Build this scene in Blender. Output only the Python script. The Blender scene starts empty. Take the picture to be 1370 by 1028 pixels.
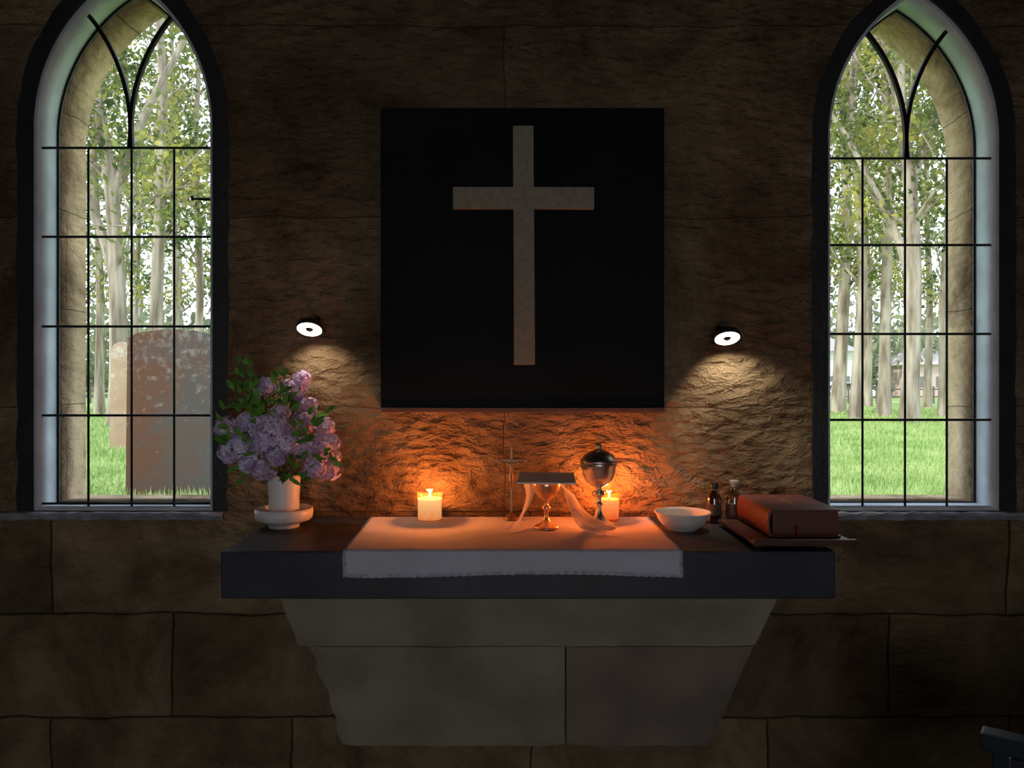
import bpy, bmesh, math, random
import numpy as np
from mathutils import Vector, Matrix, noise
random.seed(7); rng=np.random.default_rng(7)
S=bpy.context.scene; COL=S.collection
S.view_settings.view_transform='Standard'
CZ=1.6; CY=-2.5
def PX(px,d): return (px-685)*d/1000.0
def PZ(py,d): return CZ-(py-514)*d/1000.0
def DY(d): return d+CY

# ---------------- materials ----------------
def newmat(name):
    m=bpy.data.materials.new(name); m.use_nodes=True
    nt=m.node_tree; b=nt.nodes['Principled BSDF']; return m,nt,b
def mat(name,col,rough=0.6,metal=0.0,var=0.12,scale=20,bump=0.0,bscale=60,emit=None,es=0,spec=0.5):
    m,nt,b=newmat(name)
    tc=nt.nodes.new('ShaderNodeTexCoord'); n=nt.nodes.new('ShaderNodeTexNoise'); n.inputs['Scale'].default_value=scale; n.inputs['Detail'].default_value=5
    nt.links.new(tc.outputs['Object'],n.inputs['Vector'])
    r=nt.nodes.new('ShaderNodeValToRGB'); r.color_ramp.elements[0].position=.3; r.color_ramp.elements[1].position=.7
    r.color_ramp.elements[0].color=(*[c*(1-var) for c in col],1); r.color_ramp.elements[1].color=(*[min(1,c*(1+var)) for c in col],1)
    nt.links.new(n.outputs['Fac'],r.inputs['Fac']); nt.links.new(r.outputs['Color'],b.inputs['Base Color'])
    b.inputs['Roughness'].default_value=rough; b.inputs['Metallic'].default_value=metal; b.inputs['Specular IOR Level'].default_value=spec
    if bump:
        n2=nt.nodes.new('ShaderNodeTexNoise'); n2.inputs['Scale'].default_value=bscale; n2.inputs['Detail'].default_value=8
        nt.links.new(tc.outputs['Object'],n2.inputs['Vector'])
        bp=nt.nodes.new('ShaderNodeBump'); bp.inputs['Strength'].default_value=bump; bp.inputs['Distance'].default_value=.01
        nt.links.new(n2.outputs['Fac'],bp.inputs['Height']); nt.links.new(bp.outputs['Normal'],b.inputs['Normal'])
    if emit:
        b.inputs['Emission Color'].default_value=(*emit,1); b.inputs['Emission Strength'].default_value=es
    return m
def stone_wall(name,c1,c2,mortar,bumpd=0.02,upper=(2.9,.6375),split=1.175,lowtool=.3):
    m,nt,b=newmat(name); N=nt.nodes.new; L=nt.links.new
    tc=N('ShaderNodeTexCoord'); sep=N('ShaderNodeSeparateXYZ'); L(tc.outputs['Object'],sep.inputs[0])
    nw=N('ShaderNodeTexNoise'); nw.inputs['Scale'].default_value=4; nw.inputs['Detail'].default_value=7; L(tc.outputs['Object'],nw.inputs['Vector'])
    sxy=N('ShaderNodeMath'); sxy.operation='ADD'; L(sep.outputs['X'],sxy.inputs[0]); L(sep.outputs['Y'],sxy.inputs[1])
    mx=N('ShaderNodeMath'); mx.operation='MULTIPLY_ADD'; mx.inputs[1].default_value=.045; L(nw.outputs['Fac'],mx.inputs[0]); L(sep.outputs['Z'],mx.inputs[2])
    mx2=N('ShaderNodeMath'); mx2.operation='MULTIPLY_ADD'; mx2.inputs[1].default_value=.05; L(nw.outputs['Fac'],mx2.inputs[0]); L(sxy.outputs[0],mx2.inputs[2])
    def brick(bw,rh,ox,oz,ms):
        ax=N('ShaderNodeMath'); ax.operation='ADD'; ax.inputs[1].default_value=ox; L(mx2.outputs[0],ax.inputs[0])
        az=N('ShaderNodeMath'); az.operation='ADD'; az.inputs[1].default_value=oz; L(mx.outputs[0],az.inputs[0])
        cmb=N('ShaderNodeCombineXYZ'); L(ax.outputs[0],cmb.inputs[0]); L(az.outputs[0],cmb.inputs[1])
        br=N('ShaderNodeTexBrick'); L(cmb.outputs[0],br.inputs['Vector']); br.inputs['Scale'].default_value=1
        br.inputs['Brick Width'].default_value=bw; br.inputs['Row Height'].default_value=rh; br.inputs['Mortar Size'].default_value=ms; br.inputs['Mortar Smooth'].default_value=.9
        br.inputs['Color1'].default_value=(*c1,1); br.inputs['Color2'].default_value=(*c2,1); br.inputs['Mortar'].default_value=(*mortar,1); br.offset=.5
        return br
    lo=brick(.8,.345,1.14+8.0-.025,-.83-.0225+.345*6,.0045)
    up=brick(upper[0],upper[1],20.3,-1.5225-.0225+upper[1]*6,.002)
    gt=N('ShaderNodeMath'); gt.operation='GREATER_THAN'; gt.inputs[1].default_value=split; L(sep.outputs['Z'],gt.inputs[0])
    mc=N('ShaderNodeMixRGB'); L(gt.outputs[0],mc.inputs[0]); L(lo.outputs['Color'],mc.inputs[1]); L(up.outputs['Color'],mc.inputs[2])
    mf=N('ShaderNodeMixRGB'); L(gt.outputs[0],mf.inputs[0]); L(lo.outputs['Fac'],mf.inputs[1]); L(up.outputs['Fac'],mf.inputs[2])
    n1=N('ShaderNodeTexNoise'); n1.inputs['Scale'].default_value=2.2; n1.inputs['Detail'].default_value=10; n1.inputs['Roughness'].default_value=.7; n1.inputs['Distortion'].default_value=.4; L(tc.outputs['Object'],n1.inputs['Vector'])
    r1=N('ShaderNodeValToRGB'); r1.color_ramp.elements[0].position=.36; r1.color_ramp.elements[0].color=(.38,.32,.28,1); r1.color_ramp.elements[1].position=.66; r1.color_ramp.elements[1].color=(1.45,1.42,1.35,1)
    L(n1.outputs['Fac'],r1.inputs['Fac'])
    mm=N('ShaderNodeMixRGB'); mm.blend_type='MULTIPLY'; mm.inputs[0].default_value=1; L(mc.outputs[0],mm.inputs[1]); L(r1.outputs['Color'],mm.inputs[2])
    L(mm.outputs[0],b.inputs['Base Color']); b.inputs['Roughness'].default_value=.92; b.inputs['Specular IOR Level'].default_value=.15
    mp=N('ShaderNodeMapping'); mp.inputs['Rotation'].default_value=(0,math.radians(-35),0); mp.inputs['Scale'].default_value=(16,16,36); L(tc.outputs['Object'],mp.inputs['Vector'])
    n2=N('ShaderNodeTexNoise'); n2.inputs['Scale'].default_value=1; n2.inputs['Detail'].default_value=4; n2.inputs['Roughness'].default_value=.6; n2.inputs['Distortion'].default_value=.5; L(mp.outputs[0],n2.inputs['Vector'])
    vo=N('ShaderNodeTexVoronoi'); vo.feature='SMOOTH_F1'; vo.inputs['Scale'].default_value=1.1; vo.inputs['Smoothness'].default_value=.5; vo.inputs['Randomness'].default_value=1; L(mp.outputs[0],vo.inputs['Vector'])
    n3=N('ShaderNodeTexNoise'); n3.inputs['Scale'].default_value=110; n3.inputs['Detail'].default_value=5; L(tc.outputs['Object'],n3.inputs['Vector'])
    mr=N('ShaderNodeMapRange'); mr.inputs[1].default_value=.95; mr.inputs[2].default_value=1.25; mr.inputs[3].default_value=lowtool; mr.inputs[4].default_value=1; L(sep.outputs['Z'],mr.inputs[0])
    va=N('ShaderNodeMath'); va.operation='MULTIPLY_ADD'; va.inputs[1].default_value=.55; L(vo.outputs['Distance'],va.inputs[0]); L(n2.outputs['Fac'],va.inputs[2])
    t=N('ShaderNodeMath'); t.operation='MULTIPLY'; L(va.outputs[0],t.inputs[0]); L(mr.outputs[0],t.inputs[1])
    a1=N('ShaderNodeMath'); a1.operation='MULTIPLY_ADD'; a1.inputs[1].default_value=.2; L(n3.outputs['Fac'],a1.inputs[0]); L(t.outputs[0],a1.inputs[2])
    a2=N('ShaderNodeMath'); a2.operation='MULTIPLY_ADD'; a2.inputs[1].default_value=-.28; L(mf.outputs[0],a2.inputs[0]); L(a1.outputs[0],a2.inputs[2])
    bp=N('ShaderNodeBump'); bp.inputs['Strength'].default_value=1; bp.inputs['Distance'].default_value=bumpd
    L(a2.outputs[0],bp.inputs['Height']); L(bp.outputs['Normal'],b.inputs['Normal'])
    return m
M_wall=stone_wall('sandstone_blocks',(.245,.190,.126),(.150,.110,.073),(.085,.064,.044),.038)
M_ext=stone_wall('exterior_sandstone',(.66,.50,.33),(.54,.41,.28),(.25,.2,.15),.015,upper=(.9,.345),lowtool=.6)
M_lining=mat('painted_grey_lining',(.50,.56,.64),.7,var=.18,scale=9,bump=.15)
M_dark=mat('black_frame_paint',(.014,.016,.021),.55,var=.3,scale=12,bump=.3)
M_iron=mat('wrought_iron',(.012,.012,.014),.5,metal=.3,var=.3)
M_sill=mat('sill_stone',(.26,.27,.31),.8,var=.3,scale=14,bump=.8,bscale=30)
M_board=mat('black_board_paint',(.0032,.0048,.008),.6,var=.5,scale=3,bump=.05,bscale=25,spec=.12)
M_cross=mat('aged_limestone_cross',(.27,.25,.20),.9,var=.15,scale=60,bump=.4,bscale=150)
M_slab=mat('dark_slate',(.026,.029,.040),.5,var=.3,scale=6,bump=.07,bscale=40,spec=.35)
M_corbel=mat('corbel_sandstone',(.25,.215,.165),.9,var=.28,scale=4,bump=.5,bscale=35)
M_joint=mat('dark_joint',(.03,.025,.02),.9)
M_cloth=mat('white_linen',(.52,.52,.62),.9,var=.05,scale=6,bump=.25,bscale=300)
M_hem=mat('lace_hem',(.40,.41,.50),.9,var=.3,scale=90)
M_ceramic=mat('white_ceramic',(.80,.78,.78),.35,var=.03,scale=6)
M_gold=mat('worn_gold',(.80,.52,.34),.3,metal=1,var=.15,scale=30)
M_silver=mat('tarnished_silver',(.66,.64,.60),.30,metal=1,var=.25,scale=25,bump=.15,bscale=140)
M_brass=mat('dark_brass',(.26,.17,.10),.45,metal=.7,var=.2)
M_red=mat('oxblood_leather',(.16,.040,.034),.42,var=.2,scale=18,bump=.25,bscale=200)
M_pages=mat('red_gilt_pages',(.12,.032,.026),.5,var=.3,scale=3)
M_wood=mat('dark_mahogany',(.08,.03,.02),.35,var=.35,scale=14)
M_pall=mat('grey_pall_cloth',(.88,.88,.85),.85,var=.06,scale=30)
M_floor=mat('stone_floor',(.13,.11,.09),.8,var=.25,scale=4,bump=.4,bscale=20)
M_ceil=mat('dark_timber_ceiling',(.03,.022,.015),.8,var=.3,scale=5)
M_pew=mat('pew_varnish',(.02,.025,.04),.3,var=.3,scale=9)

# ---------------- mesh helpers ----------------
def obj(name,verts,faces,mats,smooth=False,mi=None,parent=None):
    me=bpy.data.meshes.new(name); me.from_pydata([tuple(v) for v in verts],[],faces); me.update()
    o=bpy.data.objects.new(name,me); COL.objects.link(o)
    for m in (mats if isinstance(mats,(list,tuple)) else [mats]): me.materials.append(m)
    if mi is not None: me.polygons.foreach_set('material_index',mi)
    if smooth: me.polygons.foreach_set('use_smooth',[True]*len(me.polygons))
    if parent: o.parent=parent
    return o
def empty(name,loc=(0,0,0)):
    e=bpy.data.objects.new(name,None); e.location=loc; e.empty_display_size=.05; COL.objects.link(e); return e
def setpar(o,p):
    o.parent=p; o.matrix_parent_inverse=Matrix.Translation(p.location).inverted()
def box(name,x0,x1,y0,y1,z0,z1,m,bev=0,parent=None,seg=2):
    bm=bmesh.new(); bmesh.ops.create_cube(bm,size=1)
    for v in bm.verts: v.co=Vector((x0+(v.co.x+.5)*(x1-x0),y0+(v.co.y+.5)*(y1-y0),z0+(v.co.z+.5)*(z1-z0)))
    if bev: bmesh.ops.bevel(bm,geom=bm.edges[:],offset=bev,segments=seg,affect='EDGES',profile=.5)
    me=bpy.data.meshes.new(name); bm.to_mesh(me); bm.free(); me.materials.append(m)
    o=bpy.data.objects.new(name,me); COL.objects.link(o)
    if parent: setpar(o,parent)
    return o
def lathe(name,prof,m,loc,seg=48,parent=None,smooth=True):
    v=[];f=[]
    for r,z in prof:
        for i in range(seg):
            a=2*math.pi*i/seg; v.append((loc[0]+r*math.cos(a),loc[1]+r*math.sin(a),loc[2]+z))
    for j in range(len(prof)-1):
        for i in range(seg):
            k=(i+1)%seg; f.append((j*seg+i,j*seg+k,(j+1)*seg+k,(j+1)*seg+i))
    o=obj(name,v,f,m,smooth)
    bm=bmesh.new(); bm.from_mesh(o.data); bmesh.ops.remove_doubles(bm,verts=bm.verts,dist=1e-6); bmesh.ops.recalc_face_normals(bm,faces=bm.faces); bm.to_mesh(o.data); bm.free()
    if parent: setpar(o,parent)
    return o
def tube(V,F,path,radii,seg=8,cap=True):
    n=len(path); base=len(V); path=[Vector(p) for p in path]
    ref=Vector((0.13,1,0.07)).normalized()
    for i,p in enumerate(path):
        t=(path[min(i+1,n-1)]-path[max(i-1,0)]).normalized()
        u=t.cross(ref); 
        if u.length<1e-3: u=t.cross(Vector((1,0,0)))
        u.normalize(); w=t.cross(u)
        for k in range(seg):
            a=2*math.pi*k/seg; V.append(tuple(p+(u*math.cos(a)+w*math.sin(a))*radii[i]))
    for i in range(n-1):
        for k in range(seg):
            l=(k+1)%seg; F.append((base+i*seg+k,base+i*seg+l,base+(i+1)*seg+l,base+(i+1)*seg+k))
    if cap:
        F.append(tuple(base+k for k in range(seg))[::-1]); F.append(tuple(base+(n-1)*seg+k for k in range(seg)))
def tubeobj(name,paths,m,parent=None,seg=10,smooth=True):
    V=[];F=[]
    for p,r in paths: tube(V,F,p,r if isinstance(r,(list,tuple)) else [r]*len(p),seg)
    o=obj(name,V,F,m,smooth)
    if parent: setpar(o,parent)
    return o
def plate(name,outlines,y0,y1,m,parent=None):
    cu=bpy.data.curves.new(name,'CURVE'); cu.dimensions='2D'; cu.fill_mode='BOTH'; cu.extrude=(y1-y0)/2
    for pts in outlines:
        s=cu.splines.new('POLY'); s.points.add(len(pts)-1)
        for p,q in zip(s.points,pts): p.co=(q[0],q[1],0,1)
        s.use_cyclic_u=True
    t=bpy.data.objects.new('tmp',cu); COL.objects.link(t); bpy.context.view_layer.update()
    dg=bpy.context.evaluated_depsgraph_get(); me=bpy.data.meshes.new_from_object(t.evaluated_get(dg))
    bpy.data.objects.remove(t)
    me.transform(Matrix(((1,0,0,0),(0,0,1,(y0+y1)/2),(0,1,0,0),(0,0,0,1))))
    bm=bmesh.new(); bm.from_mesh(me); bmesh.ops.remove_doubles(bm,verts=bm.verts,dist=1e-5); bmesh.ops.recalc_face_normals(bm,faces=bm.faces); bm.to_mesh(me); bm.free()
    me.name=name; me.materials.clear(); me.materials.append(m)
    for p in me.polygons: p.material_index=0
    o=bpy.data.objects.new(name,me); COL.objects.link(o)
    if parent: setpar(o,parent)
    return o
def arch(xl,xr,zb,zs,o=0,ob=None,n=20,rg=0):
    if ob is None: ob=o
    R=xr-xl; mid=(xl+xr)/2; r=R+o; h=math.sqrt(r*r-(R/2)**2); am=math.atan2(h,R/2)
    pts=[(xl-o,zb-ob),(xr+o,zb-ob)]
    m=24 if rg else 0
    for i in range(1,m): pts.append((xr+o,zb-ob+(zs-zb+ob)*i/m))
    for i in range(n+1):
        a=am*i/n; pts.append((xl+r*math.cos(a),zs+r*math.sin(a)))
    for i in range(n-1,-1,-1):
        a=am*i/n; pts.append((xr-r*math.cos(a),zs+r*math.sin(a)))
    for i in range(m-1,0,-1): pts.append((xl-o,zb-ob+(zs-zb+ob)*i/m))
    if rg: pts=[(x+rg*noise.noise(Vector((x*3,z*11,4))),z+(rg*.5*noise.noise(Vector((x*11,z*3,9))) if z>zs else 0)) for x,z in pts]
    return pts

# ---------------- room shell ----------------
WL=dict(xl=-1.60,xr=-1.0,zb=1.175,zs=2.46); WR=dict(xl=1.055,xr=1.63,zb=1.175,zs=2.4225)
RX=2.45; RY=-5.6; H=4.1
rect=[(-RX-.3,-.3),(RX+.3,-.3),(RX+.3,H+.2),(-RX-.3,H+.2)]
plate('wall_front',[rect,arch(**WL),arch(**WR)],0,.115,M_wall)
plate('wall_front_exterior',[rect,arch(**WL,o=-.012),arch(**WR,o=-.012)],.116,.285,M_ext)
box('wall_left',-RX-.25,-RX,RY-.2,0,-.1,H+.1,M_wall)
box('wall_right',RX,RX+.25,RY-.2,0,-.1,H+.1,M_wall)
plate('wall_back',[[(-RX-.25,-.1),(RX+.25,-.1),(RX+.25,H+.1),(-RX-.25,H+.1)],[(-.7,0.01),(.7,0.01),(.7,2.3),(-.7,2.3)]],RY-.25,RY,M_wall)  # unseen rear opening, added to let light in behind the camera
box('floor',-RX-.2,RX+.2,RY-.2,0,-.1,0,M_floor)
box('ceiling',-RX-.3,RX+.3,RY-.3,.3,H,H+.15,M_ceil)

def window(name,W,ks,hb,vb,latch=None):
    e=empty(name,((W['xl']+W['xr'])/2,0,W['zb']))
    plate('dark_surround',[arch(**W,o=.052,ob=.0,rg=.010),arch(**W,o=-.0,ob=-.001)],-.006,.004,M_dark,e)
    plate('grey_lining',[arch(**W,o=0,ob=0),arch(**W,o=-.010)],.002,.112,M_lining,e)
    plate('glazing_frame',[arch(**W,o=-.004,ob=-.004),arch(**W,o=-.016,ob=-.014)],.112,.120,M_iron,e)
    d=2.53
    R=W['xr']-W['xl']; paths=[]
    for py in hb:
        z=PZ(py,d); paths.append(([(W['xl']+.004,.03,z),(W['xr']-.004,.03,z)],.0044))
    ztop=PZ(hb[0],d)
    for px in vb:
        x=PX(px,d); paths.append(([(x,.036,W['zb']+.008),(x,.036,ztop)],.004))
    tubeobj('glazing_bars',paths,M_iron,e)
    xm=PX(vb[1],d); V=[];F=[]
    for s in (-1,1):
        cx=xm+s*R; path=[(xm+(-s)*0.003,ztop)]
        a=0
        while a<1.4:
            x=cx-s*R*math.cos(a); z=W['zs']+R*math.sin(a)
            lim=(W['xr']-R*math.cos(math.asin(min(1,(z-W['zs'])/R)))) if s<0 else (W['xl']+R*math.cos(math.asin(min(1,(z-W['zs'])/R))))
            if (s>0 and x>lim-.004) or (s<0 and x<lim+.004): break
            path.append((x,z)); a+=.05
        n=len(path); b0=len(V); w=.0065
        for i,(x,z) in enumerate(path):
            t=Vector((path[min(i+1,n-1)][0]-path[max(i-1,0)][0],path[min(i+1,n-1)][1]-path[max(i-1,0)][1])).normalized(); nx,nz=t.y,-t.x
            V+= [(x-nx*w,.024,z-nz*w),(x+nx*w,.024,z+nz*w),(x+nx*w,.038,z+nz*w),(x-nx*w,.038,z-nz*w)]
        for i in range(n-1):
            for q in range(4):
                r=(q+1)%4; F.append((b0+i*4+q,b0+i*4+r,b0+(i+1)*4+r,b0+(i+1)*4+q))
    setpar(obj('tracery',V,F,M_iron),e)
    if latch:
        x=PX(latch[0],2.53); z=PZ(latch[1],2.53)
        V=[];F=[]; xr=W['xr']
        tube(V,F,[(x-.03,.02,z+.002),(xr-.004,.02,z)],[.004,.006],8); tube(V,F,[(x-.03,.012,z-.006),(x-.03,.012,z+.01)],[.005,.005],8)
        setpar(obj('window_latch',V,F,M_iron),e)
    return e
window('window_1',WL,None,(198,317,437,556,674),(117,175,232),(272,268))
window('window_2',WR,None,(212,328,447,562,679),(1155,1212,1268))
def sill(name,x0,x1):
    n=90
    prof=[(.0,-.045),(-.012,-.040),(-.022,-.012),(-.020,.0),(.0,.003)]
    V=[];F=[]
    for i in range(n+1):
        x=x0+(x1-x0)*i/n
        for j,(y,z) in enumerate(prof):
            q=noise.noise(Vector((x*25,j*1.7,3)))*.008
            V.append((x,y+(q if j in(1,2,3) else 0),1.172+z*.6+q*.6))
    for i in range(n):
        for j in range(4): F.append((i*5+j,(i+1)*5+j,(i+1)*5+j+1,i*5+j+1))
    return obj(name,V,F,M_sill)
sill('trim_1',PX(-60,2.5),PX(301,2.5)); sill('trim_2',PX(1105,2.5),PX(1440,2.5))

# ---------------- board + cross ----------------
e=empty('cross_panel',(0,0,1.5))
d=2.455
box('black_board',PX(509,d),PX(889,d),DY(d),-.001,PZ(546,d),PZ(144,d),M_board,.004,e)
box('bottom_ledge',PX(511,d),PX(889,d),DY(d)-.006,-.001,PZ(552,d),PZ(545.5,d),mat('candlelit_ledge',(.10,.05,.035),.6),.002,e)  # reddish tone paints candle glow on the board's lower edge
d=2.44
cx0,cx1,cz0,cz1=PX(687,d),PX(714.5,d),PZ(488,d),PZ(168,d); ax0,ax1,az0,az1=PX(606,d),PX(795,d),PZ(279,d),PZ(250,d)
o=plate('stone_cross',[[(cx0+.002,cz0),(cx1+.003,cz0),(cx1,az0),(ax1,az0-.001),(ax1,az1-.001),(cx1-.001,az1),(cx1-.002,cz1),(cx0-.002,cz1),(cx0-.001,az1),(ax0,az1),(ax0,az0),(cx0,az0)]],DY(d),DY(2.455)+.003,M_cross,e)
bv=o.modifiers.new('b','BEVEL'); bv.width=.0015; bv.segments=2

# ---------------- altar shelf ----------------
ZT=1.1565
e=empty('altar_shelf',(0,-.25,ZT))
XL,XR,YF=PX(295,1.98),PX(1118,1.98),DY(1.98)
box('slate_slab',XL,XR,YF,-.001,PZ(802,1.98),ZT,M_slab,.004,e)
def frustum(name,top,bot,m,rl=0,n=14,parent=None):
    V=[];F=[];nx=24
    for j in range(n+1):
        t=j/n; xl=top[0]+(bot[0]-top[0])*t; xr=top[1]+(bot[1]-top[1])*t; yf=top[2]+(bot[2]-top[2])*t; z=top[3]+(bot[3]-top[3])*t
        dl=rl*(noise.noise(Vector((0,0,z*14)))+.5*noise.noise(Vector((2,0,z*40)))); 
        row=[(xl+dl,-.002,z)]
        for i in range(nx+1):
            x=xl+dl+(xr-xl-dl)*i/nx; row.append((x,yf+noise.noise(Vector((x*8,z*8,1)))*.006+(.008 if i in(0,nx) else 0),z))
        row.append((xr,-.002,z)); V+=row
    w=nx+3
    for j in range(n):
        for i in range(w-1): F.append((j*w+i,j*w+i+1,(j+1)*w+i+1,(j+1)*w+i))
    F.append(tuple(range(w))); F.append(tuple(n*w+i for i in range(w))[::-1])
    o=obj(name,V,F,m,False); setpar(o,parent); return o
zb=PZ(802,1.98)
frustum('corbel_upper',(PX(366,2.1),PX(1049,2.1),DY(2.1),zb-.001),(PX(398,2.15),PX(1012,2.15),DY(2.15),PZ(865,2.15)),M_corbel,.004,parent=e)
z1=PZ(866.5,2.152)
frustum('corbel_lower_left',(PX(416,2.155),PX(756,2.155),DY(2.155),z1),(PX(458,2.27),PX(756,2.27),DY(2.27),PZ(998,2.27)),M_corbel,.035,parent=e)
frustum('corbel_lower_right',(PX(758,2.155),PX(1010,2.155),DY(2.155),z1),(PX(758,2.27),PX(950,2.27),DY(2.27),PZ(998,2.27)),mat('corbel_sandstone_pink',(.20,.158,.13),.9,var=.25,scale=4,bump=.5,bscale=35),.0,parent=e)
box('mortar_core',PX(450,2.3),PX(960,2.3),-.24,-.001,PZ(960,2.27),zb-.01,M_joint,0,e)

# ---------------- altar cloth ----------------
e=empty('altar_cloth',(0,-.25,ZT))
V=[];F=[];MI=[];nx=90
yb=DY(2.475); Ltop=abs(YF-yb)
tt=list(np.linspace(0,Ltop-.004,34))+[Ltop+.002+q for q in np.linspace(0,.064,14)]
for i in range(nx+1):
    s=i/nx
    for t in tt:
        f=min(1,t/Ltop); x0=-.469+(-.4475+.469)*f; x1=.452; x=x0+(x1-x0)*s
        if t<Ltop: 
            y=yb-t; z=ZT+.0025+.0014*max(0,noise.noise(Vector((x*7,t*9,0))))
            for fx in (.2,.4,.6,.8): z+=.0016*math.exp(-((s-fx)/.006)**2)
            z+=.0016*math.exp(-((t-.27)/.006)**2)
        else:
            q=t-Ltop; y=YF-.003-.004*abs(math.sin(s*17+2*noise.noise(Vector((x*5,0,0)))))*q/.06; z=ZT+.002-q*(1+.07*math.sin(s*6.2+1)); 
            if q>.055: y-=.001; z+=.0012*math.sin(s*260)
        if s<.02 or s>.98: x+=noise.noise(Vector((t*30,s,0)))*.003
        V.append((x,y,z))
w=len(tt)
for i in range(nx):
    for j in range(w-1): F.append((i*w+j,(i+1)*w+j,(i+1)*w+j+1,i*w+j+1)); MI.append(1 if (j>=w-3 or i==0 or i==nx-1) else 0)
o=obj('linen_sheet',V,F,[M_cloth,M_hem],True,MI); setpar(o,e); sm=o.modifiers.new('s','SOLIDIFY'); sm.thickness=.0018; sm.offset=0
ZC=ZT+.0062

# ---------------- candles ----------------
def glassmat(name,tint,gl=.12,rough=.05,frost=0,fc=(1,1,1)):
    m=bpy.data.materials.new(name); m.use_nodes=True; nt=m.node_tree; nt.nodes.clear(); N=nt.nodes.new
    out=N('ShaderNodeOutputMaterial'); t=N('ShaderNodeBsdfTransparent'); t.inputs[0].default_value=(*tint,1); g=N('ShaderNodeBsdfGlossy'); g.inputs['Roughness'].default_value=rough
    src=t
    if frost:
        tl=N('ShaderNodeBsdfTranslucent'); tl.inputs[0].default_value=(*fc,1); fm=N('ShaderNodeMixShader'); fm.inputs[0].default_value=frost
        nt.links.new(t.outputs[0],fm.inputs[1]); nt.links.new(tl.outputs[0],fm.inputs[2]); src=fm
    lw=N('ShaderNodeLayerWeight'); lw.inputs[0].default_value=.35; mu=N('ShaderNodeMath'); mu.operation='MULTIPLY_ADD'; mu.inputs[1].default_value=.35; mu.inputs[2].default_value=gl*.3; nt.links.new(lw.outputs['Fresnel'],mu.inputs[0])
    mx=N('ShaderNodeMixShader'); nt.links.new(mu.outputs[0],mx.inputs[0]); nt.links.new(src.outputs[0],mx.inputs[1]); nt.links.new(g.outputs[0],mx.inputs[2]); nt.links.new(mx.outputs[0],out.inputs[0]); return m
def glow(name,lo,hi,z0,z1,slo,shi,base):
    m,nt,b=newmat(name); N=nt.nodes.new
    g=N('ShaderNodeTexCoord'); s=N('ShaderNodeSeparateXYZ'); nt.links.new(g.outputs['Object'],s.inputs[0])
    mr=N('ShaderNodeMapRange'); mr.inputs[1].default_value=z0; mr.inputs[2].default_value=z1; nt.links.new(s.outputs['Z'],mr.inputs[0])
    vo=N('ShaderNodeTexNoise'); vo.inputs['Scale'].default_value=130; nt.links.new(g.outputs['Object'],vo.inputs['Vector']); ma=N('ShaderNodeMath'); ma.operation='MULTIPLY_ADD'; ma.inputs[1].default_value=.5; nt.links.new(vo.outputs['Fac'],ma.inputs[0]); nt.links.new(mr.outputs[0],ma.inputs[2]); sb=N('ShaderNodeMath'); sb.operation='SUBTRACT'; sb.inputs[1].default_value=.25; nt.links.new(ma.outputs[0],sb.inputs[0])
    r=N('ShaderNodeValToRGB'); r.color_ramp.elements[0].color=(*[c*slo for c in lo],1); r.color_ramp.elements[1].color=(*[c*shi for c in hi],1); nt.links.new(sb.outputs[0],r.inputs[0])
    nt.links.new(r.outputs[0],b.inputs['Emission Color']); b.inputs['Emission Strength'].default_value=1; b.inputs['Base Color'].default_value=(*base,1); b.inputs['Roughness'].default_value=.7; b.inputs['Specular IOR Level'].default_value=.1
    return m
M_flame=mat('flame',(1,.6,.2),.5,emit=(1,.62,.22),es=7)
def candle(px,pyb,rpx,hpx,d,glass,wax,power,colr):
    x,y=PX(px,d),DY(d); z=ZC; k=d/1000; r=rpx*k; h=hpx*k
    e=empty('votive_candle',(x,y,z))
    lathe('glass_jar',[(0,0),(r*.92,0),(r,.004),(r*1.02,h-.003),(r*1.03,h)],glass,(x,y,z),40,e)
    wx=h*.76
    lathe('wax',[(0,.005),(r*.95,.005),(r*.97,wx),(r*.88,wx-.003),(0,wx-.006)],wax,(x,y,z),32,e)
    lathe('wick',[(0,wx-.006),(.0012,wx-.006),(.0012,wx+.002),(0,wx+.003)],M_iron,(x,y,z),8,e)
    lathe('flame',[(0,wx+.001),(.003,wx+.004),(.0038,wx+.008),(.0025,wx+.014),(.0008,wx+.019),(0,wx+.021)],M_flame,(x,y,z),16,e)
    l=bpy.data.lights.new('candle_flame_light','POINT'); l.energy=power; l.color=colr; l.shadow_soft_size=.010
    lo=bpy.data.objects.new('candle_flame_light',l); lo.location=(x,y,z+h*1.02); COL.objects.link(lo); setpar(lo,e)
    return e
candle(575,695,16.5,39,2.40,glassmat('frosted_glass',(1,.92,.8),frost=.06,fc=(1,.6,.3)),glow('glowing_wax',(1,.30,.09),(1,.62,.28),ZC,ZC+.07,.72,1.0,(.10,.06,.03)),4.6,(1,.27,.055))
candle(815,693,13.5,37,2.41,glassmat('amber_glass',(1,.72,.5),frost=.06,fc=(1,.3,.1)),glow('glowing_amber_wax',(1,.14,.03),(1,.50,.20),ZC,ZC+.07,.8,1.1,(.10,.04,.02)),4.4,(1,.24,.05))

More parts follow.
